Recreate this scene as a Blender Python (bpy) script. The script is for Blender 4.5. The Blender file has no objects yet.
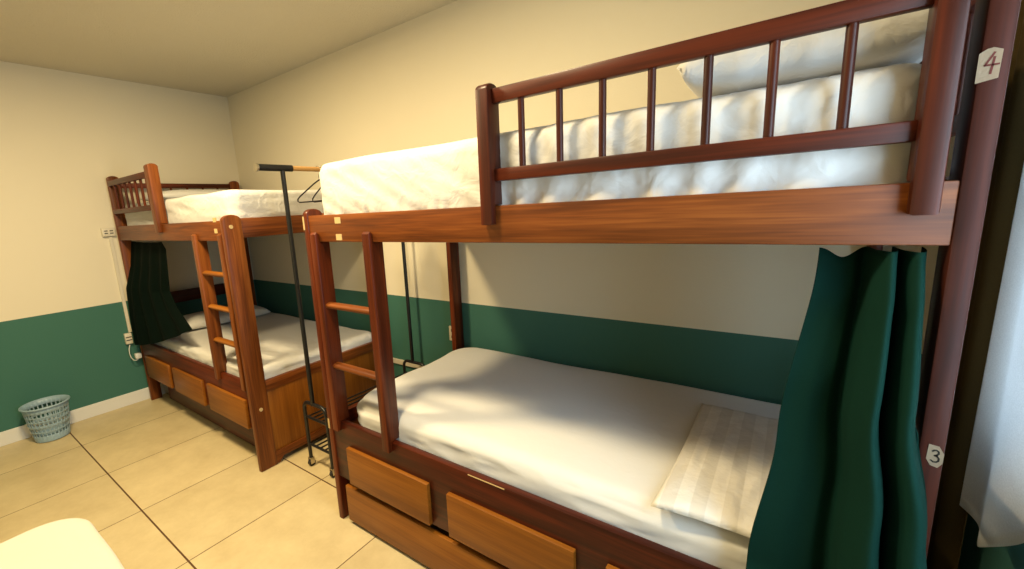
import bpy, bmesh, math, random
from mathutils import Vector, Matrix, noise

random.seed(7)
scn = bpy.context.scene
COL = scn.collection

# ------------------------------------------------------------------ materials
def new_mat(name):
    m = bpy.data.materials.new(name); m.use_nodes = True
    nt = m.node_tree
    b = nt.nodes['Principled BSDF']
    return m, nt, b

def srgb(r, g, b):
    f = lambda c: (c/255/12.92) if c/255 <= .04045 else ((c/255+.055)/1.055)**2.4
    return (f(r), f(g), f(b), 1)

def plain(name, col, rough=.5, metal=0, spec=.5, bump=0, bscale=60):
    m, nt, b = new_mat(name)
    b.inputs['Base Color'].default_value = col
    b.inputs['Roughness'].default_value = rough
    b.inputs['Metallic'].default_value = metal
    b.inputs['Specular IOR Level'].default_value = spec
    if bump:
        tc = nt.nodes.new('ShaderNodeTexCoord'); n = nt.nodes.new('ShaderNodeTexNoise')
        n.inputs['Scale'].default_value = bscale; n.inputs['Detail'].default_value = 4
        bp = nt.nodes.new('ShaderNodeBump'); bp.inputs['Strength'].default_value = bump
        bp.inputs['Distance'].default_value = .01
        nt.links.new(tc.outputs['Object'], n.inputs['Vector'])
        nt.links.new(n.outputs['Fac'], bp.inputs['Height'])
        nt.links.new(bp.outputs['Normal'], b.inputs['Normal'])
    return m

def wood(name, axis, c1, c2, c3, rough=.40, grain=1.0):
    """procedural timber: fibres stretched along one axis, each part shifted by its random number"""
    m, nt, b = new_mat(name)
    N, L = nt.nodes.new, nt.links.new
    tc = N('ShaderNodeTexCoord'); oi = N('ShaderNodeObjectInfo')
    mul = N('ShaderNodeMath'); mul.operation = 'MULTIPLY'; mul.inputs[1].default_value = 37.
    L(oi.outputs['Random'], mul.inputs[0])
    add = N('ShaderNodeVectorMath'); add.operation = 'ADD'
    L(tc.outputs['Object'], add.inputs[0]); L(mul.outputs[0], add.inputs[1])
    mp = N('ShaderNodeMapping')
    s = [22., 22., 22.]; s['xyz'.index(axis)] = 1.3
    mp.inputs['Scale'].default_value = [v*grain for v in s]
    L(add.outputs[0], mp.inputs['Vector'])
    n1 = N('ShaderNodeTexNoise'); n1.inputs['Scale'].default_value = 1.; n1.inputs['Detail'].default_value = 5
    n1.inputs['Distortion'].default_value = .6
    L(mp.outputs[0], n1.inputs['Vector'])
    mp2 = N('ShaderNodeMapping')
    s2 = [150., 150., 150.]; s2['xyz'.index(axis)] = 5.
    mp2.inputs['Scale'].default_value = [v*grain for v in s2]
    L(add.outputs[0], mp2.inputs['Vector'])
    n2 = N('ShaderNodeTexNoise'); n2.inputs['Scale'].default_value = 1.; n2.inputs['Detail'].default_value = 2
    L(mp2.outputs[0], n2.inputs['Vector'])
    mx = N('ShaderNodeMath'); mx.operation = 'MULTIPLY_ADD'; mx.inputs[1].default_value = .3
    L(n2.outputs['Fac'], mx.inputs[0]); 
    m3 = N('ShaderNodeMath'); m3.operation = 'MULTIPLY'; m3.inputs[1].default_value = .7
    L(n1.outputs['Fac'], m3.inputs[0]); L(m3.outputs[0], mx.inputs[2])
    cr = N('ShaderNodeValToRGB')
    cr.color_ramp.elements[0].position = .37; cr.color_ramp.elements[0].color = c1
    cr.color_ramp.elements[1].position = .63; cr.color_ramp.elements[1].color = c3
    e = cr.color_ramp.elements.new(.5); e.color = c2
    L(mx.outputs[0], cr.inputs[0]); L(cr.outputs[0], b.inputs['Base Color'])
    b.inputs['Roughness'].default_value = rough
    b.inputs['Specular IOR Level'].default_value = .25; b.inputs['Coat Weight'].default_value = .04; b.inputs['Coat Roughness'].default_value = .2
    bp = N('ShaderNodeBump'); bp.inputs['Strength'].default_value = .12; bp.inputs['Distance'].default_value = .002
    L(mx.outputs[0], bp.inputs['Height']); L(bp.outputs['Normal'], b.inputs['Normal'])
    return m

RED = (srgb(62, 22, 6), srgb(86, 33, 9), srgb(108, 45, 13))
BEAM = (srgb(84, 41, 13), srgb(112, 58, 20), srgb(138, 77, 30))
DARK = (srgb(46, 14, 5), srgb(62, 21, 7), srgb(82, 30, 10))
EBON = (srgb(40, 11, 3), srgb(56, 17, 5), srgb(72, 26, 8))
TAN = (srgb(120, 68, 16), srgb(136, 80, 20), srgb(150, 92, 28))
W = {}
for ax in 'xyz':
    W['red'+ax] = wood('stained_wood_'+ax, ax, *RED)
    W['beam'+ax] = wood('beam_wood_'+ax, ax, *BEAM)
    W['dark'+ax] = wood('dark_wood_'+ax, ax, *DARK)
    W['ebon'+ax] = wood('dark_red_wood_'+ax, ax, *EBON, rough=.6)
    W['tan'+ax] = wood('veneer_wood_'+ax, ax, *TAN, rough=.45)

def sheet_mat(name, col, bump=.10):
    m, nt, b = new_mat(name)
    N, L = nt.nodes.new, nt.links.new
    b.inputs['Base Color'].default_value = col
    b.inputs['Roughness'].default_value = .8
    b.inputs['Specular IOR Level'].default_value = .25
    b.inputs['Sheen Weight'].default_value = .15
    tc = N('ShaderNodeTexCoord')
    n = N('ShaderNodeTexNoise'); n.inputs['Scale'].default_value = 14; n.inputs['Detail'].default_value = 5; n.inputs['Distortion'].default_value = 1.2
    L(tc.outputs['Object'], n.inputs['Vector'])
    bp = N('ShaderNodeBump'); bp.inputs['Strength'].default_value = bump; bp.inputs['Distance'].default_value = .02
    L(n.outputs['Fac'], bp.inputs['Height']); L(bp.outputs['Normal'], b.inputs['Normal'])
    return m
SHEET = sheet_mat('white_cotton', (.73, .72, .69, 1))
CREAMSHEET = sheet_mat('cream_cotton', (.62, .59, .51, 1))
CREASED = sheet_mat('creased_white_cotton', (.66, .65, .625, 1), .3)
GREYSHEET = sheet_mat('grey_white_cotton', (.55, .55, .52, 1))

def stripe_mat():
    m, nt, b = new_mat('satin_stripe_cotton')
    N, L = nt.nodes.new, nt.links.new
    tc = N('ShaderNodeTexCoord'); sx = N('ShaderNodeSeparateXYZ'); L(tc.outputs['Object'], sx.inputs[0])
    mu = N('ShaderNodeMath'); mu.operation = 'MULTIPLY'; mu.inputs[1].default_value = 2*math.pi/.075; L(sx.outputs['X'], mu.inputs[0])
    sn = N('ShaderNodeMath'); sn.operation = 'SINE'; L(mu.outputs[0], sn.inputs[0])
    cr = N('ShaderNodeValToRGB'); cr.color_ramp.elements[0].position = .45; cr.color_ramp.elements[1].position = .55
    cr.color_ramp.elements[0].color = (.67, .64, .58, 1); cr.color_ramp.elements[1].color = (.77, .74, .68, 1)
    ad = N('ShaderNodeMath'); ad.operation = 'MULTIPLY_ADD'; ad.inputs[1].default_value = .5; ad.inputs[2].default_value = .5
    L(sn.outputs[0], ad.inputs[0]); L(ad.outputs[0], cr.inputs[0]); L(cr.outputs[0], b.inputs['Base Color'])
    b.inputs['Roughness'].default_value = .65
    n = N('ShaderNodeTexNoise'); n.inputs['Scale'].default_value = 22; n.inputs['Detail'].default_value = 5; L(tc.outputs['Object'], n.inputs['Vector'])
    bp = N('ShaderNodeBump'); bp.inputs['Strength'].default_value = .35; bp.inputs['Distance'].default_value = .02
    L(n.outputs['Fac'], bp.inputs['Height']); L(bp.outputs['Normal'], b.inputs['Normal'])
    return m
STRIPE = stripe_mat()

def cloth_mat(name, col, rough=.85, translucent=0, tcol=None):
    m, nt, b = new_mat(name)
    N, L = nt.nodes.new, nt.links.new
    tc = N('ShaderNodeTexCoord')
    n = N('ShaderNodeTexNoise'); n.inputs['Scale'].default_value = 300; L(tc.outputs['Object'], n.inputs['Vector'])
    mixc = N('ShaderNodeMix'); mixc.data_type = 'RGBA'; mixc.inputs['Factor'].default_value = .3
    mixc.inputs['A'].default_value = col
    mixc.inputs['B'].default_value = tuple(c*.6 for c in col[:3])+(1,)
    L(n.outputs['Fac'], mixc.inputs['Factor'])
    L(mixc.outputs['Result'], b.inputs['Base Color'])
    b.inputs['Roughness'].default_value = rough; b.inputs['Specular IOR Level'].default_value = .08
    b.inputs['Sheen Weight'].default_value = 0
    if translucent:
        t = N('ShaderNodeBsdfTranslucent'); t.inputs['Color'].default_value = tcol or col
        ms = N('ShaderNodeMixShader'); ms.inputs[0].default_value = translucent
        out = nt.nodes['Material Output']
        L(b.outputs[0], ms.inputs[1]); L(t.outputs[0], ms.inputs[2]); L(ms.outputs[0], out.inputs['Surface'])
    return m
GREEN_CLOTH = cloth_mat('green_cloth', srgb(12, 48, 40), .85, .06, srgb(60, 150, 125))
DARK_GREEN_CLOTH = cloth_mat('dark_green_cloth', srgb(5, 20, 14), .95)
SHEER = cloth_mat('white_voile', (.88, .89, .9, 1), .8, .3)

BAND = .9017
def wall_mat(name, cream, green):
    m, nt, b = new_mat(name)
    N, L = nt.nodes.new, nt.links.new
    tc = N('ShaderNodeTexCoord'); sx = N('ShaderNodeSeparateXYZ'); L(tc.outputs['Object'], sx.inputs[0])
    gt = N('ShaderNodeMath'); gt.operation = 'GREATER_THAN'; gt.inputs[1].default_value = BAND; L(sx.outputs['Z'], gt.inputs[0])
    mixc = N('ShaderNodeMix'); mixc.data_type = 'RGBA'; L(gt.outputs[0], mixc.inputs['Factor'])
    mixc.inputs['A'].default_value = green; mixc.inputs['B'].default_value = cream
    L(mixc.outputs['Result'], b.inputs['Base Color'])
    b.inputs['Roughness'].default_value = .7; b.inputs['Specular IOR Level'].default_value = .3
    n = N('ShaderNodeTexNoise'); n.inputs['Scale'].default_value = 90; n.inputs['Detail'].default_value = 5; L(tc.outputs['Object'], n.inputs['Vector'])
    bp = N('ShaderNodeBump'); bp.inputs['Strength'].default_value = .15; bp.inputs['Distance'].default_value = .005
    L(n.outputs['Fac'], bp.inputs['Height']); L(bp.outputs['Normal'], b.inputs['Normal'])
    return m
WALL = wall_mat('painted_wall', (.83, .755, .58, 1), srgb(64, 112, 99))

def ceiling_mat():
    return plain('ceiling_plaster', (.74, .68, .54, 1), .9, 0, .2, .6, 120)

TX, TY, OX, OY = .6185, .714, .5425, -1.677
def tile_mat():
    m, nt, b = new_mat('ceramic_tiles')
    N, L = nt.nodes.new, nt.links.new
    tc = N('ShaderNodeTexCoord'); sx = N('ShaderNodeSeparateXYZ'); L(tc.outputs['Object'], sx.inputs[0])
    def edge(axis, off, per, w):
        a = N('ShaderNodeMath'); a.operation = 'SUBTRACT'; a.inputs[1].default_value = off-per*20; L(sx.outputs[axis], a.inputs[0])
        d = N('ShaderNodeMath'); d.operation = 'DIVIDE'; d.inputs[1].default_value = per; L(a.outputs[0], d.inputs[0])
        f = N('ShaderNodeMath'); f.operation = 'FRACT'; L(d.outputs[0], f.inputs[0])
        p = N('ShaderNodeMath'); p.operation = 'PINGPONG'; p.inputs[1].default_value = .5; L(f.outputs[0], p.inputs[0])
        l = N('ShaderNodeMath'); l.operation = 'LESS_THAN'; l.inputs[1].default_value = w/per/2; L(p.outputs[0], l.inputs[0])
        fl = N('ShaderNodeMath'); fl.operation = 'FLOOR'; L(d.outputs[0], fl.inputs[0])
        return l, fl
    ex, fx = edge('X', OX, TX, .005); ey, fy = edge('Y', OY, TY, .008)
    mx = N('ShaderNodeMath'); mx.operation = 'MAXIMUM'; L(ex.outputs[0], mx.inputs[0]); L(ey.outputs[0], mx.inputs[1])
    n = N('ShaderNodeTexNoise'); n.inputs['Scale'].default_value = 5; n.inputs['Detail'].default_value = 8; n.inputs['Roughness'].default_value = .7
    L(tc.outputs['Object'], n.inputs['Vector'])
    cr = N('ShaderNodeValToRGB')
    cr.color_ramp.elements[0].position = .3; cr.color_ramp.elements[0].color = srgb(194, 175, 132)
    cr.color_ramp.elements[1].position = .7; cr.color_ramp.elements[1].color = srgb(214, 196, 152)
    L(n.outputs['Fac'], cr.inputs[0])
    cb = N('ShaderNodeCombineXYZ'); L(fx.outputs[0], cb.inputs[0]); L(fy.outputs[0], cb.inputs[1])
    wn = N('ShaderNodeTexWhiteNoise'); L(cb.outputs[0], wn.inputs['Vector'])
    hv = N('ShaderNodeHueSaturation')
    ma = N('ShaderNodeMath'); ma.operation = 'MULTIPLY_ADD'; ma.inputs[1].default_value = .12; ma.inputs[2].default_value = .94
    L(wn.outputs['Value'], ma.inputs[0]); L(ma.outputs[0], hv.inputs['Value']); L(cr.outputs[0], hv.inputs['Color'])
    mixc = N('ShaderNodeMix'); mixc.data_type = 'RGBA'; L(mx.outputs[0], mixc.inputs['Factor'])
    L(hv.outputs[0], mixc.inputs['A']); mixc.inputs['B'].default_value = srgb(92, 62, 34)
    L(mixc.outputs['Result'], b.inputs['Base Color'])
    b.inputs['Roughness'].default_value = .42
    iv = N('ShaderNodeMath'); iv.operation = 'SUBTRACT'; iv.inputs[0].default_value = 1; L(mx.outputs[0], iv.inputs[1])
    bp = N('ShaderNodeBump'); bp.inputs['Strength'].default_value = .4; bp.inputs['Distance'].default_value = .003
    L(iv.outputs[0], bp.inputs['Height']); L(bp.outputs['Normal'], b.inputs['Normal'])
    return m

BLACK = plain('black_powder_coat', (.008, .008, .009, 1), .35)
WHITE_PL = plain('white_plastic', (.78, .77, .72, 1), .4)
CREAM_PL = plain('cream_plastic', (.72, .66, .52, 1), .45)
WHITE_TRIM = plain('white_trim', (.80, .79, .74, 1), .45)
TEAL_PL = plain('teal_grey_plastic', srgb(150, 176, 190), .4)
PLUG = plain('pale_plug_wood', srgb(206, 176, 122), .5)
METAL = plain('zinc_metal', (.6, .55, .45, 1), .3, 1)
ROD = plain('pale_rod_wood', srgb(196, 150, 88), .45)
PAPER = plain('sticker_paper', srgb(146, 126, 102), .7, 0, .3, .2, 200)
INK_R = plain('red_ink', srgb(96, 30, 18), .7)
INK_K = plain('black_ink', srgb(34, 28, 18), .7)
DARKSLOT = plain('socket_holes', (.02, .02, .02, 1), .6)
ALU = plain('white_window_frame', (.7, .7, .68, 1), .4)
WHEEL = plain('caster_rubber', (.02, .02, .02, 1), .5)

# ------------------------------------------------------------------ mesh helpers
def bm_box(bm, x0, x1, y0, y1, z0, z1, bev=0.0, seg=2):
    r = bmesh.ops.create_cube(bm, size=1)
    vs = r['verts']
    bmesh.ops.scale(bm, vec=(x1-x0, y1-y0, z1-z0), verts=vs)
    bmesh.ops.translate(bm, vec=((x0+x1)/2, (y0+y1)/2, (z0+z1)/2), verts=vs)
    if bev:
        es = list({e for v in vs for e in v.link_edges})
        bmesh.ops.bevel(bm, geom=es, offset=bev, segments=seg, affect='EDGES', profile=.5)

def bm_prism(bm, prof, axis, a, b, bev=0.0):
    """extrude a closed 2-D profile along an axis; prof in the two other axes in xyz order"""
    def P(p, t):
        if axis == 'x': return (t, p[0], p[1])
        if axis == 'y': return (p[0], t, p[1])
        return (p[0], p[1], t)
    v0 = [bm.verts.new(P(p, a)) for p in prof]; v1 = [bm.verts.new(P(p, b)) for p in prof]
    n = len(prof)
    fs = [bm.faces.new(v0), bm.faces.new(v1[::-1])]
    for i in range(n):
        fs.append(bm.faces.new((v0[i], v1[i], v1[(i+1) % n], v0[(i+1) % n])))
    bmesh.ops.recalc_face_normals(bm, faces=fs)
    if bev:
        es = list({e for f in fs[:2] for e in f.edges})
        bmesh.ops.bevel(bm, geom=es, offset=bev, segments=2, affect='EDGES', profile=.5)

def bm_tube(bm, pts, r, seg=12, cap=True):
    pts = [Vector(p) for p in pts]
    rings = []
    up = Vector((0, 0, 1))
    prev = None
    for i, p in enumerate(pts):
        if i == 0: t = pts[1]-p
        elif i == len(pts)-1: t = p-pts[i-1]
        else: t = (pts[i+1]-p).normalized()+(p-pts[i-1]).normalized()
        t.normalize()
        if prev is None:
            a = t.cross(up)
            if a.length < .01: a = t.cross(Vector((1, 0, 0)))
        else:
            a = prev - t*prev.dot(t)
        a.normalize(); prev = a
        c = t.cross(a)
        rings.append([bm.verts.new(p+r*(math.cos(2*math.pi*k/seg)*a+math.sin(2*math.pi*k/seg)*c)) for k in range(seg)])
    fs = []
    for i in range(len(rings)-1):
        for k in range(seg):
            fs.append(bm.faces.new((rings[i][k], rings[i][(k+1) % seg], rings[i+1][(k+1) % seg], rings[i+1][k])))
    if cap:
        fs.append(bm.faces.new(rings[0][::-1])); fs.append(bm.faces.new(rings[-1]))
    bmesh.ops.recalc_face_normals(bm, faces=fs)

def arc(cx, cy, r, a0, a1, n=10):
    return [(cx+r*math.cos(a0+(a1-a0)*i/n), cy+r*math.sin(a0+(a1-a0)*i/n)) for i in range(n+1)]

def link(name, bm, mat, parent=None, smooth=None):
    """one mesh object; vertices are given in the room, kept relative to the parent's base"""
    me = bpy.data.meshes.new(name)
    if parent is not None:
        base = Vector(parent['_base'])
        bmesh.ops.translate(bm, vec=-base, verts=bm.verts[:])
    bm.to_mesh(me); bm.free()
    if smooth is not None:
        for p in me.polygons: p.use_smooth = True
        if smooth < 3: me.set_sharp_from_angle(angle=smooth)
    o = bpy.data.objects.new(name, me); COL.objects.link(o)
    me.materials.append(mat)
    if parent is not None:
        o.parent = parent
        o['_base'] = parent['_base']
    return o

def rebase(o, base):
    """put a single-mesh thing's origin at its base"""
    b = Vector(base)
    o.data.transform(Matrix.Translation(-b)); o.location = b
    return o

def thing(name, base, label, cat, group=None):
    o = bpy.data.objects.new(name, None); COL.objects.link(o)
    o.location = base; o.empty_display_size = .1
    o['_base'] = tuple(base); o['label'] = label; o['category'] = cat
    if group: o['group'] = group
    return o

def tag(o, label, cat, group=None):
    o['label'] = label; o['category'] = cat
    if group: o['group'] = group
    return o

def struct(name, bm, mat, parent=None):
    o = link(name, bm, mat, parent)
    if parent is None: o['kind'] = 'structure'
    return o

def box_part(name, mat, parent, x0, x1, y0, y1, z0, z1, bev=.004):
    bm = bmesh.new(); bm_box(bm, min(x0, x1), max(x0, x1), min(y0, y1), max(y0, y1), z0, z1, bev)
    return link(name, bm, mat, parent, .6)

# ------------------------------------------------------------------ room
RX, RY, RH = 5.0, -3.7, 2.714
T = .12
bm = bmesh.new(); bm_box(bm, -T, RX+T, RY-T, T, -.1, 0); struct('floor', bm, tile_mat())
bm = bmesh.new(); bm_box(bm, -T, RX+T, RY-T, T, RH, RH+.1); struct('ceiling', bm, ceiling_mat())
bm = bmesh.new(); bm_box(bm, -T, 0, RY, 0, 0, RH); struct('wall_left', bm, WALL)
bm = bmesh.new(); bm_box(bm, -T, RX+T, 0, T, 0, RH); struct('wall_back', bm, WALL)
# right wall with a window just beyond the bunk's head post, its far edge behind the white curtain
W1 = (-1.95, -.60, .88, 2.10)
bm = bmesh.new()
bm_box(bm, RX, RX+T, RY, W1[0], 0, RH); bm_box(bm, RX, RX+T, W1[1], 0, 0, RH)
bm_box(bm, RX, RX+T, W1[0], W1[1], 0, W1[2]); bm_box(bm, RX, RX+T, W1[0], W1[1], W1[3], RH)
struct('wall_right', bm, WALL)
bm = bmesh.new(); bm_box(bm, -T, RX+T, RY-T, RY, 0, RH); struct('wall_front', bm, WALL)
bm = bmesh.new(); t = .045; w_ = W1
bm_box(bm, RX+.05, RX+.09, w_[0], w_[0]+t, w_[2], w_[3]); bm_box(bm, RX+.05, RX+.09, w_[1]-t, w_[1], w_[2], w_[3])
bm_box(bm, RX+.05, RX+.09, w_[0]+t, w_[1]-t, w_[2], w_[2]+t); bm_box(bm, RX+.05, RX+.09, w_[0]+t, w_[1]-t, w_[3]-t, w_[3])
struct('window_1', bm, ALU)
bm = bmesh.new(); bm_box(bm, 0, .014, RY, 0, 0, .105, .003); struct('baseboard_left', bm, WHITE_TRIM)
bm = bmesh.new(); bm_box(bm, .014, RX, -.014, 0, 0, .105, .003); struct('baseboard_back', bm, WHITE_TRIM)

# ------------------------------------------------------------------ bunk beds
YF, YB = -1.096, -.05
def strokes(bm, lines, o, sx, sz, w, y):
    """hand-drawn strokes as thin ribbons on a plane facing the room"""
    for ln in lines:
        for (a, b) in zip(ln[:-1], ln[1:]):
            p = Vector((o[0]+a[0]*sx, 0, o[1]+a[1]*sz)); q = Vector((o[0]+b[0]*sx, 0, o[1]+b[1]*sz))
            d = (q-p).normalized(); n = Vector((-d.z, 0, d.x))*w/2
            p = p-d*w*.3; q = q+d*w*.3
            bm_prism(bm, [((p+n).x, (p+n).z), ((p-n).x, (p-n).z), ((q-n).x, (q-n).z), ((q+n).x, (q+n).z)], 'y', y, y+.0006)

def bunk(label, foot_x, head_x, P):
    s = 1 if head_x > foot_x else -1
    YB = P['yb']
    L = abs(head_x-foot_x)
    X = lambda u: foot_x+s*u
    root = thing('bunk_bed', ((foot_x+head_x)/2, (YF+YB)/2, 0), label, 'bunk bed', 'wooden bunk beds along the long wall')
    def bx(name, m, u0, u1, y0, y1, z0, z1, bev=.004, parent=None):
        return box_part(name, W[m], parent or root, X(u0), X(u1), y0, y1, z0, z1, bev)
    TP = .036
    def post(u0, y0, y1, z1, mt=None):
        r = (y1-y0)/2
        prof = [(y0, 0), (y1, 0)] + arc((y0+y1)/2, z1-r*.62, r, 0, math.pi, 10)
        prof = [(a, (b if b <= z1-r*.62 else z1-r*.62+(b-(z1-r*.62))*.62)) for a, b in prof]
        bm = bmesh.new(); a, b = sorted((X(u0), X(u0+TP))); bm_prism(bm, prof, 'x', a, b, .006)
        return link('corner_post', bm, W[(mt or P['post'])+'z'], root, .6)
    ps = [post(0, YF-P['pf'], YF+.078, 1.562), post(0, YB-.09, YB, 1.562), post(L-TP, YF-.004, YF+.078, 1.935, P['hpost']), post(L-TP, YB-.09, YB, 1.91)]
    # upper frame
    bx('upper_side_rail', P['beam']+'x', TP-.004, L-TP+.002, YF, YF+.03, 1.417, 1.532)
    bx('upper_side_rail', P['beam']+'x', TP-.004, L-TP+.002, YB-.03, YB, 1.417, 1.532)
    bx('upper_end_rail', P['beam']+'y', .004, .032, YF+.076, YB-.078, 1.428, 1.54)
    bx('upper_end_rail', P['beam']+'y', L-.032, L-.004, YF+.076, YB-.078, 1.428, 1.54)
    bx('upper_bed_base', 'tanx', .036, L-.036, YF+.031, YB-.031, 1.455, 1.485, .002)
    # headboard
    bx('headboard_rail', P['guard']+'y', L-.03, L-.008, YF+.076, YB-.078, 1.84, 1.88)
    bx('headboard_rail', P['guard']+'y', L-.03, L-.008, YF+.076, YB-.078, 1.62, 1.655)
    for k in range(6):
        y = YF+.18+k*(.84-.05-.13)/5
        bm = bmesh.new(); x = X(L-.019); bm_tube(bm, [(x, y, 1.653), (x, y, 1.842)], .009); link('spindle', bm, W[P['guard']+'z'], root, .6)
    # lower head end
    bx('lower_head_rail', 'darky', L-.032, L-.004, YF+.076, YB-.078, .82, .925)
    bx('lower_head_rail', 'darky', L-.032, L-.004, YF+.076, YB-.078, .40, .555)
    # lower foot end: framed panel
    bx('lower_end_rail', P['post']+'y', .003, .033, YF+.076, YB-.078, .49, .558)
    bx('end_panel', 'tanz', .012, .026, YF+.076, YB-.078, .083, .493, .001)
    prof = [(YF+.076, .004), (YF+.10, .004), (YF+.125, .035), (YB-.125, .035), (YB-.10, .004), (YB-.078, .004), (YB-.078, .087), (YF+.076, .087)]
    bm = bmesh.new(); a, b = sorted((X(.003), X(.033))); bm_prism(bm, prof, 'x', a, b, .003); link('lower_end_rail', bm, W[P['post']+'y'], root, .6)
    # lower side rails, base
    bx('lower_side_rail', P['side']+'x', TP-.002, L-TP+.002, YF, YF+.03, .246, .556, .005)
    bx('lower_side_rail', P['side']+'x', TP-.002, L-TP+.002, YB-.03, YB, .30, .556)
    bx('lower_bed_base', 'tanx', .036, L-.036, YF+.031, YB-.031, .455, .485, .002)
    for (u0, u1) in P['drawers']:
        bx('drawer', P['drawer']+'x', u0, u1, YF-.02, YF+.001, .252, .442, .004)
    u0, u1, y = P['trundle']
    bx('trundle_front', P['trmat']+'x', u0, u1, y, y+.022, .022, P['trz'], .003)
    # ladder
    for (u0, u1) in P['lad']:
        prof = [(YF-.022, .515), (YF, .515), (YF, .558), (YF+.05, .558), (YF+.05, 1.415), (YF, 1.415), (YF, 1.45), (YF-.011, 1.459), (YF-.022, 1.45)]
        bm = bmesh.new(); a, b = sorted((X(u0), X(u1))); bm_prism(bm, prof, 'x', a, b, .004); link('ladder_rail', bm, W[P['post']+'z'], root, .6)
    a, b = P['lad'][0][1], P['lad'][1][0]
    for z in P['rungs']:
        prof = arc(YF+.014, z, .024, 0, 2*math.pi, 16)[:-1]
        prof = [(p[0], z+(p[1]-z)*.62) for p in prof]
        bm = bmesh.new(); c, d = sorted((X(a-.004), X(b+.004))); bm_prism(bm, prof, 'x', c, d); link('rung', bm, W[P['rung']+'x'], root, .7)
    # guard rail at the head half
    def gpost(u0, u1, ztop):
        y0, y1 = YF-.026, YF+.04
        c = (y0+y1)/2; r = (y1-y0)/2
        prof = [(y0, 1.474), (YF, 1.474), (YF, 1.533), (y1, 1.533)]+[(p[0], ztop-.02+(p[1])*.02/r) for p in [(a_, b_) for a_, b_ in arc(c, 0, r, 0, math.pi, 10)]]
        bm = bmesh.new(); a_, b_ = sorted((X(u0), X(u1))); bm_prism(bm, prof, 'x', a_, b_, .006)
        link('guard_post', bm, W[P['gpost']+'z'], root, .6)
    g0, g1 = P['guard_u']
    gpost(g0-P['gw'], g0, P['gtop'])
    if P['outer']: gpost(g1, g1+.04, 1.95)
    for z0, z1 in ((1.826, 1.868), (1.604, 1.641)):
        bx('guard_rail', P['guard']+'x', g0-.002, g1+.002, YF-.004, YF+.022, z0+P['zg'], z1+P['zg'], .004)
    for k in range(7):
        u = g0+.091+.1172*k
        bm = bmesh.new(); bm_tube(bm, [(X(u), YF+.009, 1.639+P['zg']), (X(u), YF+.009, 1.828+P['zg'])], .0095); link('spindle', bm, W[P['guard']+'z'], root, .6)
    # plugs and bolts
    for (x, z) in P['plugs']:
        box_part('dowel_plug', PLUG, root, x-.019, x+.019, YF-.0015, YF+.004, z-.013, z+.013, .0)['label'] = 'pale square wooden plug'
    for (x0, x1, z0, z1) in P['edge_plugs']:
        box_part('dowel_plug', PLUG, root, x0, x1, YF-P['pf']-.0015, YF+.004, z0, z1, .0)['label'] = 'pale strip of wood filler'
    for (y, z) in P['bolts']:
        bm = bmesh.new(); x = X(0)
        bm_tube(bm, [(x-.004, y, z), (x+.0035, y, z)], .011, 14); link('bolt_cap', bm, PLUG, root, .6)
    return root

near = bunk('nearer wooden bunk bed in the middle with a short two-rung ladder and a numbered post', 2.75, 4.778,
    dict(yb=-.018, hpost='ebon', pf=.006, zg=.0, gtop=1.885, gw=.044, post='red', beam='beam', side='dark', guard='dark', gpost='dark', drawer='tan', rung='beam',
         drawers=((.145, .66), (.76, 1.285), (1.385, 1.90)), trundle=(.085, 1.985, YF-.006), trz=.214, trmat='tan',
         lad=((.062, .104), (.412, .455)), rungs=(1.127, .838), guard_u=(1.034, 1.93), outer=True,
         plugs=((2.995, 1.507), (2.993, 1.437)), edge_plugs=((2.752, 2.762, 1.47, 1.53), (2.755, 2.768, .50, .55)), bolts=()))
far = bunk('farther wooden bunk bed in the room corner with a three-rung ladder', 2.018, .05,
    dict(yb=-.05, hpost='beam', pf=.028, zg=.026, gtop=1.935, gw=.07, post='beam', beam='beam', side='red', guard='red', gpost='beam', drawer='tan', rung='tan',
         drawers=((.11, .64), (.725, 1.245), (1.33, 1.83)), trundle=(.06, 1.78, YF+.085), trz=.25, trmat='dark',
         lad=((.07, .112), (.42, .465)), rungs=(1.215, 1.0, .782), guard_u=(1.03, 1.94), outer=False,
         plugs=((1.862, 1.538), (1.86, 1.475)), edge_plugs=(), bolts=((-1.082, 1.495), (-1.072, .395))))
box_part('worn_edge', PLUG, near, 3.61, 3.77, YF-.0012, YF+.003, .549, .5525, 0)['label'] = 'pale chipped strip below the rail edge'
# stickers on the near bunk's head post
def sticker(poly, numeral, o, sx, sz, ink, w, lab):
    bm = bmesh.new(); bm_prism(bm, poly, 'y', YF-.0052, YF-.0042); st = link('number_sticker', bm, PAPER, near); st['label'] = lab
    bm = bmesh.new(); strokes(bm, numeral, o, sx, sz, w, YF-.0058); nm = link('numeral', bm, ink, st)
four = [[(.62, 1), (.1, .42), (1, .42)], [(.66, .78), (.52, 0)]]
th = [(.12, .86), (.3, .97), (.55, 1), (.78, .9), (.82, .74), (.66, .6), (.4, .54), (.7, .5), (.9, .34), (.88, .14), (.66, .02), (.35, 0), (.08, .12)]
sticker([(4.7405, 1.733), (4.749, 1.739), (4.756, 1.740), (4.7665, 1.735), (4.7655, 1.692), (4.7405, 1.687)], four, (4.747, 1.700), .017, .032, INK_R, .0028, 'pale paper square with a handwritten 4')
sticker([(4.7545, 1.036), (4.769, 1.034), (4.7765, 1.020), (4.776, 1.000), (4.770, .990), (4.760, .993), (4.7535, 1.005)], [th], (4.759, 1.001), .0125, .025, INK_K, .0026, 'pale paper disc with a handwritten 3')

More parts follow.
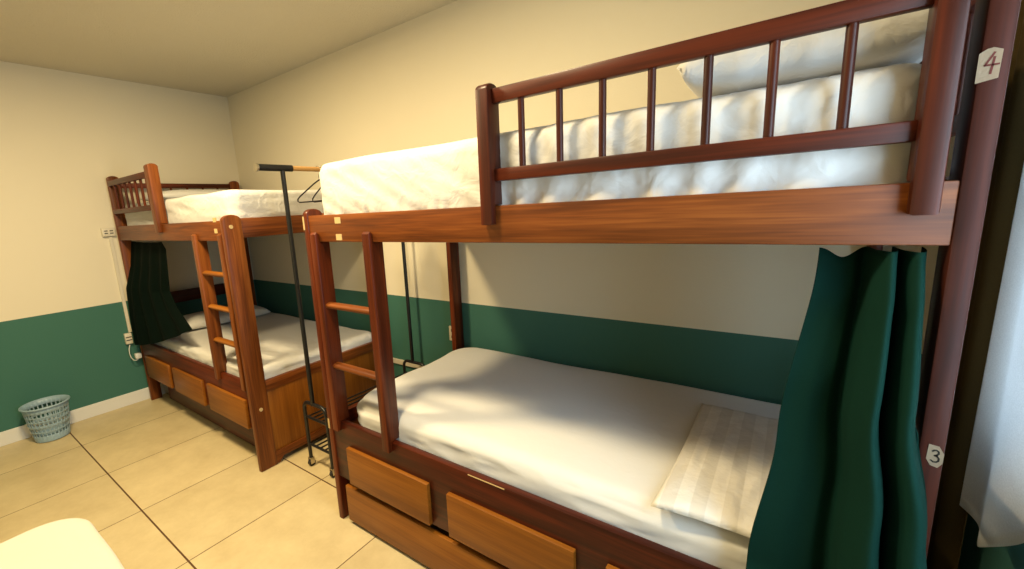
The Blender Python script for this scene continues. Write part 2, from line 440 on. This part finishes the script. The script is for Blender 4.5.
# ------------------------------------------------------------------ mattresses and pillows
def soft_box(name, x0, x1, y0, y1, z0, z1, rc, re, nx, ny, nz, mat, disp=None, parent=None):
    """sheet-covered mattress: a box with round corners and edges, then its sheet wrinkles"""
    bm = bmesh.new()
    cx, cy, cz = (x0+x1)/2, (y0+y1)/2, (z0+z1)/2
    hx, hy, hz = (x1-x0)/2, (y1-y0)/2, (z1-z0)/2
    idx = {}
    def V(i, j, k):
        key = (i, j, k)
        if key in idx: return idx[key]
        # denser near the borders is not needed; uniform grid
        p = Vector((-hx+2*hx*i/nx, -hy+2*hy*j/ny, -hz+2*hz*k/nz))
        # plan rounding
        q = Vector((max(-hx+rc, min(hx-rc, p.x)), max(-hy+rc, min(hy-rc, p.y)), 0))
        d = Vector((p.x-q.x, p.y-q.y, 0))
        if d.length > 1e-9:
            m = max(abs(d.x), abs(d.y)); d2 = d*(m/d.length)
            p.x, p.y = q.x+d2.x, q.y+d2.y
        # edge rounding: distance to the plan outline
        qx, qy = max(-hx+rc, min(hx-rc, p.x)), max(-hy+rc, min(hy-rc, p.y))
        e = Vector((p.x-qx, p.y-qy, 0)); 
        inx = rc-e.length if e.length > 1e-9 else rc
        n = Vector((0, 0, 0))
        tz = max(0, abs(p.z)-(hz-re)); te = max(0, re-inx) if inx < re else 0
        if tz > 0 and te > 0:
            m = max(tz, te); l = math.hypot(tz, te); f = m/l
            if e.length > 1e-9:
                eu = e.normalized(); p.x = p.x-eu.x*te*(1-f); p.y = p.y-eu.y*te*(1-f)
            p.z = math.copysign(hz-re+tz*f, p.z)
        idx[key] = bm.verts.new((p.x+cx, p.y+cy, p.z+cz))
        return idx[key]
    for k in (0, nz):
        for i in range(nx):
            for j in range(ny):
                bm.faces.new((V(i, j, k), V(i+1, j, k), V(i+1, j+1, k), V(i, j+1, k)))
    for k in range(nz):
        for i in range(nx):
            for j in (0, ny):
                bm.faces.new((V(i, j, k), V(i+1, j, k), V(i+1, j, k+1), V(i, j, k+1)))
        for j in range(ny):
            for i in (0, nx):
                bm.faces.new((V(i, j, k), V(i, j+1, k), V(i, j+1, k+1), V(i, j, k+1)))
    bmesh.ops.recalc_face_normals(bm, faces=bm.faces[:])
    bm.normal_update()
    if disp:
        mv = [(v, v.normal.copy()*disp(v.co.copy(), v.normal.copy())) for v in bm.verts]
        for v, d in mv: v.co += d
    o = link(name, bm, mat, parent, 4)
    return rebase(o, (cx, cy, z0)) if parent is None else o

def nz3(x, y, z): return noise.noise(Vector((x, y, z)))
def ridge(v): return 1-abs(v)*2

def d_upper_near(p, n):
    d = 0
    side = max(0, -n.y)
    if side > .1:
        t = (p.z-1.49)/.26
        if p.x > 3.72:
            # gathered pleats of the elastic sheet
            w = p.x+.03*nz3(p.x*3, 0, p.z*4)+.03*(1-t)*math.sin(p.x*13)
            a = math.sin(2*math.pi*w/.116); pl = (max(0, a)**.6)*.016-.010*max(0, -a)**2
            d += side*pl*(.12+.5*max(0, 1-t*1.6))
            d += side*(.0035*ridge(nz3(p.x*20+6*t, 2, p.z*7))+.003*ridge(nz3(p.x*34-9*t, 6, p.z*12)))
        k = max(0, min(1, (3.85-p.x)/.15))
        u1 = p.x*.6+p.z*1.2
        d += side*k*.005*ridge(nz3(u1*12, (p.z-p.x*.4)*4, 3))
        d += side*k*.007*nz3(p.x*4, 1, p.z*7)
        # tucked hem at the bottom edge
        if t < .3: d += side*k*.006*math.sin(p.x*60+8*nz3(p.x*6, 0, 0))*(1-t/.3)
    if n.x < -.2:
        d += .010*-n.x*math.sin(p.y*55+2*nz3(p.y*8, 0, p.z*3))
    if n.z > .4: d += .006*nz3(p.x*3, p.y*3, 5)
    return d
def d_lower(p, n):
    d = 0
    if n.z > .3:
        d += .016*nz3(p.x*1.7+.4, p.y*2.6, 1.3)+.0015*nz3(p.x*6, p.y*5, 2.2)
    if n.y < -.2: d += .004*ridge(nz3(p.x*5, 0, p.z*30))*-n.y
    if abs(n.x) > .3: d += .005*nz3(p.y*7, p.z*22, 1)
    return d
def d_far_up(p, n):
    d = 0
    if abs(n.z) < .8:
        d += .006*ridge(nz3((p.x+p.y)*3+p.z*6, p.z*16, 4))+.006*nz3(p.x*5, p.y*5, p.z*9)
    if n.z > .4: d += .006*nz3(p.x*4, p.y*4, 9)
    return d
def d_far_low(p, n):
    d = 0
    if n.z > .3:
        d += .008*nz3(p.x*2, p.y*2, 4)
        k = max(0, min(1, (p.x-1.3)/.5))
        d += k*.005*ridge(nz3(p.x*5+p.y*3, p.y*20, 2))
    if n.x > .3: d += .006*ridge(nz3(p.y*9, p.z*25, 7))*n.x
    if n.y < -.3: d += .004*ridge(nz3(p.x*6, p.z*25, 7))
    return d

tag(soft_box('mattress', 2.787, 4.722, YF+.04, YB-.035, 1.487, 1.755, .09, .045, 300, 60, 22, CREASED, d_upper_near),
    'thick mattress in a gathered white sheet on the top bunk of the nearer bed', 'mattress', 'sheeted bunk mattresses')
tag(soft_box('mattress', 2.822, 4.70, YF+.046, YB-.035, .487, .652, .16, .06, 190, 100, 14, SHEET, d_lower),
    'white sheeted mattress on the bottom bunk of the nearer bed', 'mattress', 'sheeted bunk mattresses')
tag(soft_box('mattress', .10, 1.975, YF+.05, YB-.04, 1.487, 1.702, .07, .04, 150, 70, 18, CREASED, d_far_up),
    'cream white mattress on the top bunk of the farther bed in the corner', 'mattress', 'sheeted bunk mattresses')
tag(soft_box('mattress', .10, 1.985, YF+.042, YB-.04, .487, .622, .08, .045, 150, 80, 14, SHEET, d_far_low),
    'white sheeted mattress on the bottom bunk of the farther bed', 'mattress', 'sheeted bunk mattresses')

def pillow(label, c, sx, sy, h, rz, mat, flat=1.0, tilt=(0, 0), seed=0, wr=.006):
    bm = bmesh.new(); n = 44; m = 34
    def prof(a, b):
        e = (1-abs(a)**4)**.5*(1-abs(b)**4)**.5
        return max(0, e)**.75
    R = Matrix.Rotation(rz, 3, 'Z') @ Matrix.Rotation(tilt[1], 3, 'Y') @ Matrix.Rotation(tilt[0], 3, 'X')
    g = {}
    for sgn in (1, -1):
        for i in range(n+1):
            for j in range(m+1):
                a, b = -1+2*i/n, -1+2*j/m
                edge = i in (0, n) or j in (0, m)
                if edge and sgn < 0: g[(sgn, i, j)] = g[(1, i, j)]; continue
                # corners stick out a little, edges pull in
                px = a*sx/2*(1-.045*(1-b*b)); py = b*sy/2*(1-.045*(1-a*a))
                z = prof(a, b)*h/2*sgn
                if sgn > 0: z += wr*ridge(nz3(a*3+seed, b*2.2, seed))*prof(a, b)+wr*.6*nz3(a*8, b*8, seed+3)*prof(a, b)
                elif flat: z *= .55
                v = R @ Vector((px, py, z))
                g[(sgn, i, j)] = bm.verts.new(v+Vector(c))
    for sgn in (1, -1):
        for i in range(n):
            for j in range(m):
                f = [g[(sgn, i, j)], g[(sgn, i+1, j)], g[(sgn, i+1, j+1)], g[(sgn, i, j+1)]]
                bm.faces.new(f if sgn > 0 else f[::-1])
    bmesh.ops.recalc_face_normals(bm, faces=bm.faces[:])
    o = link('pillow', bm, mat, None, 4)
    rebase(o, c)
    return tag(o, label, 'pillow', 'white pillows')
pillow('flat striped satin pillow on the lower mattress beside the long green curtain', (4.455, -.70, .672), .40, .76, .050, -.02, STRIPE, seed=1.7)
pillow('plump cream pillow behind the guard rail on the nearer top bunk', (4.50, -.62, 1.832), .47, .80, .155, 0, CREASED, flat=0, seed=4.4, wr=.012)
pillow('white pillow on the farther bottom bunk seen between ladder and post', (.38, -.53, .662), .42, .72, .125, -.12, SHEET, seed=8.2)
pillow('pillow at the head of the farther top bunk behind the small spindles', (.37, -.55, 1.742), .44, .74, .11, .0, SHEET, seed=6.1)

# ------------------------------------------------------------------ curtains
def lerp(a, b, t): return a+(b-a)*t
def keyed(keys, t):
    for (a, va), (b, vb) in zip(keys[:-1], keys[1:]):
        if t <= b:
            f = (t-a)/(b-a); f = f*f*(3-2*f)
            return tuple(lerp(x, y, f) for x, y in zip(va, vb)) if isinstance(va, tuple) else lerp(va, vb, f)
    return keys[-1][1]
def cloth(name, fn, nu, nv, mat, base, thick=.002):
    bm = bmesh.new()
    g = [[bm.verts.new(fn(i/nu, j/nv)) for i in range(nu+1)] for j in range(nv+1)]
    for j in range(nv):
        for i in range(nu):
            bm.faces.new((g[j][i], g[j][i+1], g[j+1][i+1], g[j+1][i]))
    bmesh.ops.recalc_face_normals(bm, faces=bm.faces[:])
    o = link(name, bm, mat, None, 4); rebase(o, base)
    s = o.modifiers.new('thickness', 'SOLIDIFY'); s.thickness = thick; s.offset = 0
    return o
NC_X = [(0, 4.566), (.3, 4.625), (.42, 4.645), (.50, 4.652), (.60, 4.672), (.68, 4.683), (.73, 4.684), (.80, 4.690), (.88, 4.710), (.95, 4.722), (1, 4.726)]
NC_Y = [(0, -1.005), (.3, -.995), (.42, -.985), (.50, -1.045), (.60, -1.088), (.68, -1.05), (.73, -.985), (.80, -1.05), (.88, -1.088), (.95, -1.05), (1, -.99)]
def spl(keys, t):
    """smooth curve through uneven keys (Catmull-Rom)"""
    for i in range(len(keys)-1):
        if t <= keys[i+1][0] or i == len(keys)-2:
            (t1, p1), (t2, p2) = keys[i], keys[i+1]
            t0, p0 = keys[max(0, i-1)]; t3, p3 = keys[min(len(keys)-1, i+2)]
            h = t2-t1; f = (t-t1)/h
            m1 = (p2-p0)/(t2-t0)*h if t2 > t0 else 0; m2 = (p3-p1)/(t3-t1)*h if t3 > t1 else 0
            return (2*f**3-3*f*f+1)*p1+(f**3-2*f*f+f)*m1+(-2*f**3+3*f*f)*p2+(f**3-f*f)*m2
def near_curtain(u, v):
    z = lerp(1.404-.022*math.exp(-((u-.2)/.12)**2), .34, v)
    x0, y0 = spl(NC_X, u), spl(NC_Y, u)
    k = (x0-4.566)/.16
    xl = keyed([(0, 0.), (.4, -.046), (.7, -.083), (1, -.11)], v)
    xr = keyed([(0, 0.), (.28, .006), (.5, .040), (.7, .062), (1, .07)], v)
    x = x0+lerp(xl, xr, k)
    sh = keyed([(0, 0), (.10, -.030), (.28, -.065), (.70, -.118), (.82, -.165), (1, -.175)], v)
    # the left part of the cloth hangs flatter further down
    sq = 1+.25*min(1, v*6)
    y = -1.03+(y0+1.03)*sq+sh
    y += .010*nz3(u*5, v*1.6, 3)*(1-k)
    # the cloth lies against the outside of the post and of the side rail
    if x > 4.736: y = min(y, -1.108)
    if z < .60: y = min(y, -1.123)
    return (x, y, z)
tag(cloth('bunk_curtain', near_curtain, 140, 70, GREEN_CLOTH, (4.63, -1.14, .34)),
    'long dark green curtain hanging at the head of the nearer lower bunk', 'curtain', 'green bunk curtains')

def far_curtain(u, v):
    L = keyed([(0, (.10, -1.025, 1.405)), (.22, (.085, -1.06, 1.2)), (.38, (.10, -1.125, 1.02)), (.7, (.095, -1.138, .78)), (1, (.12, -1.150, .535))], v)
    R = keyed([(0, (.80, -1.035, 1.402)), (.07, (.86, -1.035, 1.35)), (.45, (.77, -1.03, 1.03)), (.68, (.90, -1.045, .92)), (1, (1.16, -1.062, .785))], v)
    x, y, z = (lerp(a, b, u) for a, b in zip(L, R))
    if v < .06: z -= .02*math.sin(u*math.pi)*(1-v/.06)*.4
    z -= .03*math.sin(u*math.pi)*v
    y -= .022*math.sin(u*math.pi)*v
    y += (.010+.012*v)*math.sin(u*26+1.5*nz3(u*3, v*2, 2))*min(1, 8*u, 8*(1-u))*min(1, .3+v*3)*.8
    return (x, y, z)
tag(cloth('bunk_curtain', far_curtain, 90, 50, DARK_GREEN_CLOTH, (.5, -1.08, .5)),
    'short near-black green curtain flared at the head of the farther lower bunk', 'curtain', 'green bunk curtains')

def white_curtain(u, v):
    y = lerp(-.60, -1.24, u)
    hem = .655+.27*max(0, min(1, (-y-.78)/.26))**1.2
    z = lerp(2.35, hem, v)
    x = 4.94+.012*math.sin(y*26+.8*nz3(y*2, z*.5, 0))*(.8+.2*v)
    return (x, y, z)
tag(cloth('window_curtain', white_curtain, 200, 40, SHEER, (4.925, -1.0, .6)),
    'white curtain with a raised hem on the right wall beyond the numbered post', 'curtain')
def olive_shade_sheet(u, v):  # opaque dark sheet added to stand in for the shaded wall past the post
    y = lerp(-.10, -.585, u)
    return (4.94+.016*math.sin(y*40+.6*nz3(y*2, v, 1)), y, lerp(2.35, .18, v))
tag(cloth('window_curtain', olive_shade_sheet, 80, 20, cloth_mat('olive_shade', srgb(74, 60, 32)), (4.94, -.35, .18)),
    'added dark olive brown sheet for the shaded strip between the numbered post and the white curtain', 'curtain')
bm = bmesh.new(); bm_tube(bm, [(4.93, -.06, 2.37), (4.93, -3.0, 2.37)], .011)
for y in (-.3, -2.95): bm_tube(bm, [(4.93, y, 2.37), (5.0, y, 2.37)], .007)
tag(rebase(link('curtain_rod', bm, METAL, None, .6), (4.93, -1.1, 2.37)), 'metal rod carrying the white window curtain', 'curtain rod')

# ------------------------------------------------------------------ clothes rack
rack = thing('clothes_rack', (2.33, -.48, 0), 'tall black garment rack with a wooden rail between the two bunk beds', 'clothes rack')
def axis_pt(t, dx=0, z=0):   # t = 0 front end, 1 back end; dx across the rack
    a, b = Vector((2.312, -.905, z)), Vector((2.345, -.085, z))
    p = a+(b-a)*t; return p+Vector((dx, 0, 0))
for t in (0, 1):
    bm = bmesh.new(); bm_tube(bm, [axis_pt(t, 0, .425), axis_pt(t, 0, 1.785)], .0125, 14); link('upright', bm, BLACK, rack, .6)
    bm = bmesh.new(); pts = []
    zt, r = .432, .045
    l, rr = -.095, .125
    pts.append(axis_pt(t, l, .055)); pts.append(axis_pt(t, l, zt-r))
    for i in range(1, 6):
        a = math.pi-math.pi/2*i/5; pts.append(axis_pt(t, l+r+r*math.cos(a), zt-r+r*math.sin(a)))
    for i in range(0, 6):
        a = math.pi/2-math.pi/2*i/5; pts.append(axis_pt(t, rr-r+r*math.cos(a), zt-r+r*math.sin(a)))
    pts.append(axis_pt(t, rr, .055))
    bm_tube(bm, pts, .011, 12); link('base_frame', bm, BLACK, rack, .6)
    for dx in (l, rr):
        p = axis_pt(t, dx, 0)
        bm = bmesh.new(); bm_tube(bm, [p+Vector((-.011, 0, .021)), p+Vector((.011, 0, .021))], .021, 16)
        cst = link('caster', bm, WHEEL, rack, .6)
        bm = bmesh.new(); bm_box(bm, p.x-.016, p.x-.012, p.y-.013, p.y+.013, .018, .052); bm_box(bm, p.x+.012, p.x+.016, p.y-.013, p.y+.013, .018, .052); bm_box(bm, p.x-.016, p.x+.016, p.y-.013, p.y+.013, .050, .057)
        link('caster_fork', bm, METAL, cst)
for zs in (.335, .15):
    bm = bmesh.new()
    for t in (0, 1): bm_tube(bm, [axis_pt(t, -.095, zs), axis_pt(t, .125, zs)], .008, 8)
    for k in range(5):
        dx = -.095+.22*(k+.5)/5
        bm_tube(bm, [axis_pt(0, dx, zs), axis_pt(1, dx, zs)], .0055, 8)
    link('shoe_shelf', bm, BLACK, rack, .6)
d = (axis_pt(1)-axis_pt(0)).normalized()
def rod_pt(s): return axis_pt(0, 0, 1.79)+d*s
bm = bmesh.new(); bm_tube(bm, [rod_pt(-.135), rod_pt(.055)], .0175, 16); link('rail_sleeve', bm, BLACK, rack, .6)
bm = bmesh.new(); bm_tube(bm, [rod_pt(-.143), rod_pt(-.133)], .0215, 16); link('end_cap', bm, METAL, rack, .6)
bm = bmesh.new(); bm_tube(bm, [rod_pt(.765), rod_pt(.875)], .0175, 16); link('rail_sleeve', bm, BLACK, rack, .6)
bm = bmesh.new(); bm_tube(bm, [rod_pt(.05), rod_pt(.77)], .013, 16); link('hanging_rail', bm, ROD, rack, .6)

def hanger(s, rz, label):
    p = rod_pt(s); R = Matrix.Rotation(rz, 3, 'Z')
    bm = bmesh.new()
    top = -.058
    loop = [(0, top), (-.05, top-.02), (-.18, top-.082), (-.205, top-.098), (-.207, top-.112), (-.19, top-.118), (.19, top-.118), (.207, top-.112), (.205, top-.098), (.18, top-.082), (.05, top-.02), (0, top)]
    bm_tube(bm, [p+R @ Vector((a, 0, b)) for a, b in loop], .0042, 8)
    o = thing('clothes_hanger', tuple(p), label, 'hanger', 'black hangers on the rack')
    link('hanger_body', bm, BLACK, o, .8)
    bm = bmesh.new()
    hk = [(.022*math.cos(a), .022*math.sin(a)-.004) for a in [math.radians(200-10*i) for i in range(25)]]
    hk = [(x, z) for x, z in hk] + [(0, -.035), (0, top)]
    bm_tube(bm, [p+R @ Vector((a, 0, b)) for a, b in hk], .0026, 8); link('hook', bm, METAL, o, .8)
    return o
hanger(.215, .10, 'black clothes hanger on the rack rail, nearer of the two')
hanger(.27, -.12, 'black clothes hanger on the rack rail, second behind the other')

# ------------------------------------------------------------------ waste basket
def basket(c):
    H = .27; rb, rt = .098, .132
    N = 30
    ang = []
    for k in range(N):
        a0 = 2*math.pi*k/N; ang += [(a0, True), (a0+2*math.pi/N*.30, False)]
    # rows: (z fraction, hole above?)
    rows = []
    z = .0
    solid = [(0, .17)]; holes = []
    z = .17
    for i in range(2): holes.append((z, z+.095)); z += .095; solid.append((z, z+.035)); z += .035
    z += .055; 
    solid[-1] = (solid[-1][0], z)
    for i in range(3): holes.append((z, z+.095)); z += .095; solid.append((z, z+.035)); z += .035
    solid[-1] = (solid[-1][0], 1.0)
    segs = sorted([(a, b, 'h') for a, b in holes]+[(a, b, 's') for a, b in solid])
    zs = [segs[0][0]]+[s_[1] for s_ in segs]
    bm = bmesh.new()
    g = []
    for f in zs:
        r = lerp(rb, rt, f)+ .004*math.exp(-((f-.5)/.05)**2)
        g.append([bm.verts.new((c[0]+r*math.cos(a), c[1]+r*math.sin(a), c[2]+.004+H*f)) for a, _ in ang])
    M = len(ang)
    for j, (a, b, t) in enumerate(segs):
        for i in range(M):
            if t == 'h' and not ang[i][1]: continue
            bm.faces.new((g[j][i], g[j][(i+1) % M], g[j+1][(i+1) % M], g[j+1][i]))
    bm.faces.new(g[0][::-1])
    root = thing('waste_basket', c, 'small grey teal lattice plastic waste basket on the tiles by the left wall', 'waste basket')
    o = link('basket_body', bm, TEAL_PL, root, .7)
    s = o.modifiers.new('thickness', 'SOLIDIFY'); s.thickness = .004; s.offset = -1
    bm = bmesh.new()
    ring = [(c[0]+(rt+.003)*math.cos(2*math.pi*k/48), c[1]+(rt+.003)*math.sin(2*math.pi*k/48), c[2]+H) for k in range(49)]
    bm_tube(bm, ring, .0065, 8, False); link('rim', bm, TEAL_PL, root, 4)
basket((.165, -1.765, .002))

# ------------------------------------------------------------------ things on the walls
def plate(name, label, x, y0, y1, z0, z1, cat, group=None, depth=.03):
    o = thing(name, (x, (y0+y1)/2, z0), label, cat, group)
    box_part('cover', CREAM_PL, o, x+.0005, x+depth, y0, y1, z0, z1, .005)
    ym = (y0+y1)/2
    for yy in (lerp(y0, y1, .3), lerp(y0, y1, .7)):
        for zz in (lerp(z0, z1, .36), lerp(z0, z1, .64)):
            box_part('socket_slot', DARKSLOT, o, x+depth-.002, x+depth+.001, yy-.011, yy+.011, zz-.004, zz+.004, 0)
    return o
plate('socket_box', 'cream surface-mounted socket box high on the left wall beside the bunk', 0, -1.19, -1.10, 1.455, 1.525, 'socket box')
bm = bmesh.new(); bm_box(bm, .0005, .014, -1.148, -1.124, .63, 1.452, .002)
tag(rebase(link('cable_trunking', bm, CREAM_PL), (0, -1.135, .63)), 'vertical cream cable trunking running down the left wall from the socket box', 'cable trunking')
plate('socket_box', 'small cream socket low on the green left wall below the trunking', 0, -1.185, -1.135, .535, .628, 'socket box', None, .035)
ch = thing('phone_charger', (.035, -1.15, .45), 'white plug-in charger with a looped cord low on the left wall', 'charger')
box_part('charger_body', WHITE_PL, ch, .0365, .08, -1.150, -1.105, .40, .445, .006)
bm = bmesh.new()
pts = [(.04, -1.16, .533)]+[(.055, -1.165-.012*math.sin(a)-.01, .49-.075*math.sin(a*.5)) for a in [math.pi*i/8 for i in range(9)]]+[(.06, -1.14, .40)]
bm_tube(bm, [(.045, -1.165, .53), (.055, -1.178, .50), (.06, -1.183, .46), (.062, -1.178, .42), (.064, -1.165, .395), (.064, -1.150, .388), (.063, -1.135, .392), (.062, -1.128, .402)], .0035, 8)
link('cord', bm, WHITE_PL, ch, 4)
# outlet on the long wall
o = thing('wall_outlet', (2.685, 0, .62), 'white wall outlet on the green long wall beside the rear post of the nearer bed', 'wall outlet')
box_part('cover', CREAM_PL, o, 2.65, 2.725, -.012, -.0005, .622, .728, .004)
for zz in (.652, .698):
    for xx in (2.675, 2.70): box_part('socket_slot', DARKSLOT, o, xx-.004, xx+.004, -.0135, -.011, zz-.009, zz+.009, 0)
bm = bmesh.new(); bm_box(bm, 2.04, 2.62, -.018, -.0005, .352, .388, .002)
tag(rebase(link('cable_trunking', bm, CREAM_PL), (2.3, 0, .35)), 'short horizontal cream trunking low on the green wall behind the rack', 'cable trunking')

# ------------------------------------------------------------------ third bed at the lower left
bed = thing('single_bed', (2.86, -2.8, 0), 'low wooden bed at the lower left corner under a cream sheeted mattress', 'bed')
for yy in (-1.995, -3.64):
    box_part('end_rail', W['redx'], bed, 2.44, 3.30, yy-.02, yy+.0, .12, .30)
for xx in (2.42, 3.32):
    box_part('side_rail', W['redy'], bed, xx-.015, xx+.015, -3.62, -2.015, .12, .30)
for xx in (2.425, 3.315):
    for yy in (-2.02, -3.63):
        box_part('leg', W['redz'], bed, xx-.025, xx+.025, yy-.025, yy+.025, 0, .31)
box_part('bed_base', W['tany'], bed, 2.41, 3.33, -3.65, -2.0, .311, .33)
def d_left(p, n): return .008*nz3(p.x*3, p.y*3, 3)*(1 if n.z > .3 else .4)
lm = soft_box('mattress', 2.40, 3.34, -3.66, -1.968, .332, .482, .17, .06, 60, 90, 10, GREYSHEET, d_left)
lm['_base'] = tuple(lm.location)
soft_box('top_sheet', 2.432, 3.345, -3.66, -1.982, .460, .506, .16, .018, 60, 90, 6, CREAMSHEET, d_left, lm)['label'] = 'cream top sheet folded short of the mattress edge'
tag(lm,
    'cream sheeted mattress with a rounded corner at the lower left, cut by the frame', 'mattress')
# ------------------------------------------------------------------ light
def area(name, loc, rot, sx, sy, power, col, shape='RECTANGLE'):
    l = bpy.data.lights.new(name, 'AREA'); l.shape = shape; l.size = sx; l.size_y = sy; l.energy = power; l.color = col
    o = bpy.data.objects.new(name, l); COL.objects.link(o); o.location = loc; o.rotation_euler = rot
    return o
# warm ceiling lamp in the middle of the room
area('ceiling_lamp', (2.05, -1.78, 2.68), (0, 0, 0), .30, .30, 64, (1, .78, .43), 'DISK')
area('ceiling_lamp', (3.4, -1.66, 2.68), (0, 0, 0), .26, .26, 42, (1, .80, .47), 'DISK')
# daylight entering by the window
area('window_daylight', (RX+.11, (W1[0]+W1[1])/2, (W1[2]+W1[3])/2), (0, math.radians(90), 0), W1[3]-W1[2], W1[1]-W1[0], 50, (.62, .83, 1))
w = bpy.data.worlds.new('sky'); scn.world = w; w.use_nodes = True
w.node_tree.nodes['Background'].inputs['Color'].default_value = (.75, .87, 1, 1)
w.node_tree.nodes['Background'].inputs['Strength'].default_value = .8

# ------------------------------------------------------------------ camera
cam = bpy.data.cameras.new('camera'); co = bpy.data.objects.new('camera', cam); COL.objects.link(co)
yaw, pitch, roll, f = .655, .1886, -.0555, 430.4689
PX, PY = -46.9606, 4.8024
cy, sy, cp, sp = math.cos(yaw), math.sin(yaw), math.cos(pitch), math.sin(pitch)
F = Vector((-sy*cp, cy*cp, -sp)); Rr = Vector((cy, sy, 0)); U = Rr.cross(F)
cr, sr = math.cos(roll), math.sin(roll)
R2 = cr*Rr+sr*U; U2 = -sr*Rr+cr*U
M = Matrix((R2, U2, -F)).transposed().to_4x4(); M.translation = Vector((4.5163, -2.23, 1.5326))
co.matrix_world = M
cam.sensor_width = 36; cam.sensor_fit = 'HORIZONTAL'; cam.lens = f/1024*36
cam.shift_x = -PX/1024; cam.shift_y = PY/1024
cam.clip_start = .02
scn.camera = co
for o in bpy.data.objects:
    if '_base' in o: del o['_base']
scn.cycles.diffuse_bounces = 2
scn.view_settings.view_transform = 'Standard'; scn.view_settings.look = 'None'
scn.view_settings.gamma = 1; scn.view_settings.use_curve_mapping = False
scn.view_settings.exposure = 0.0
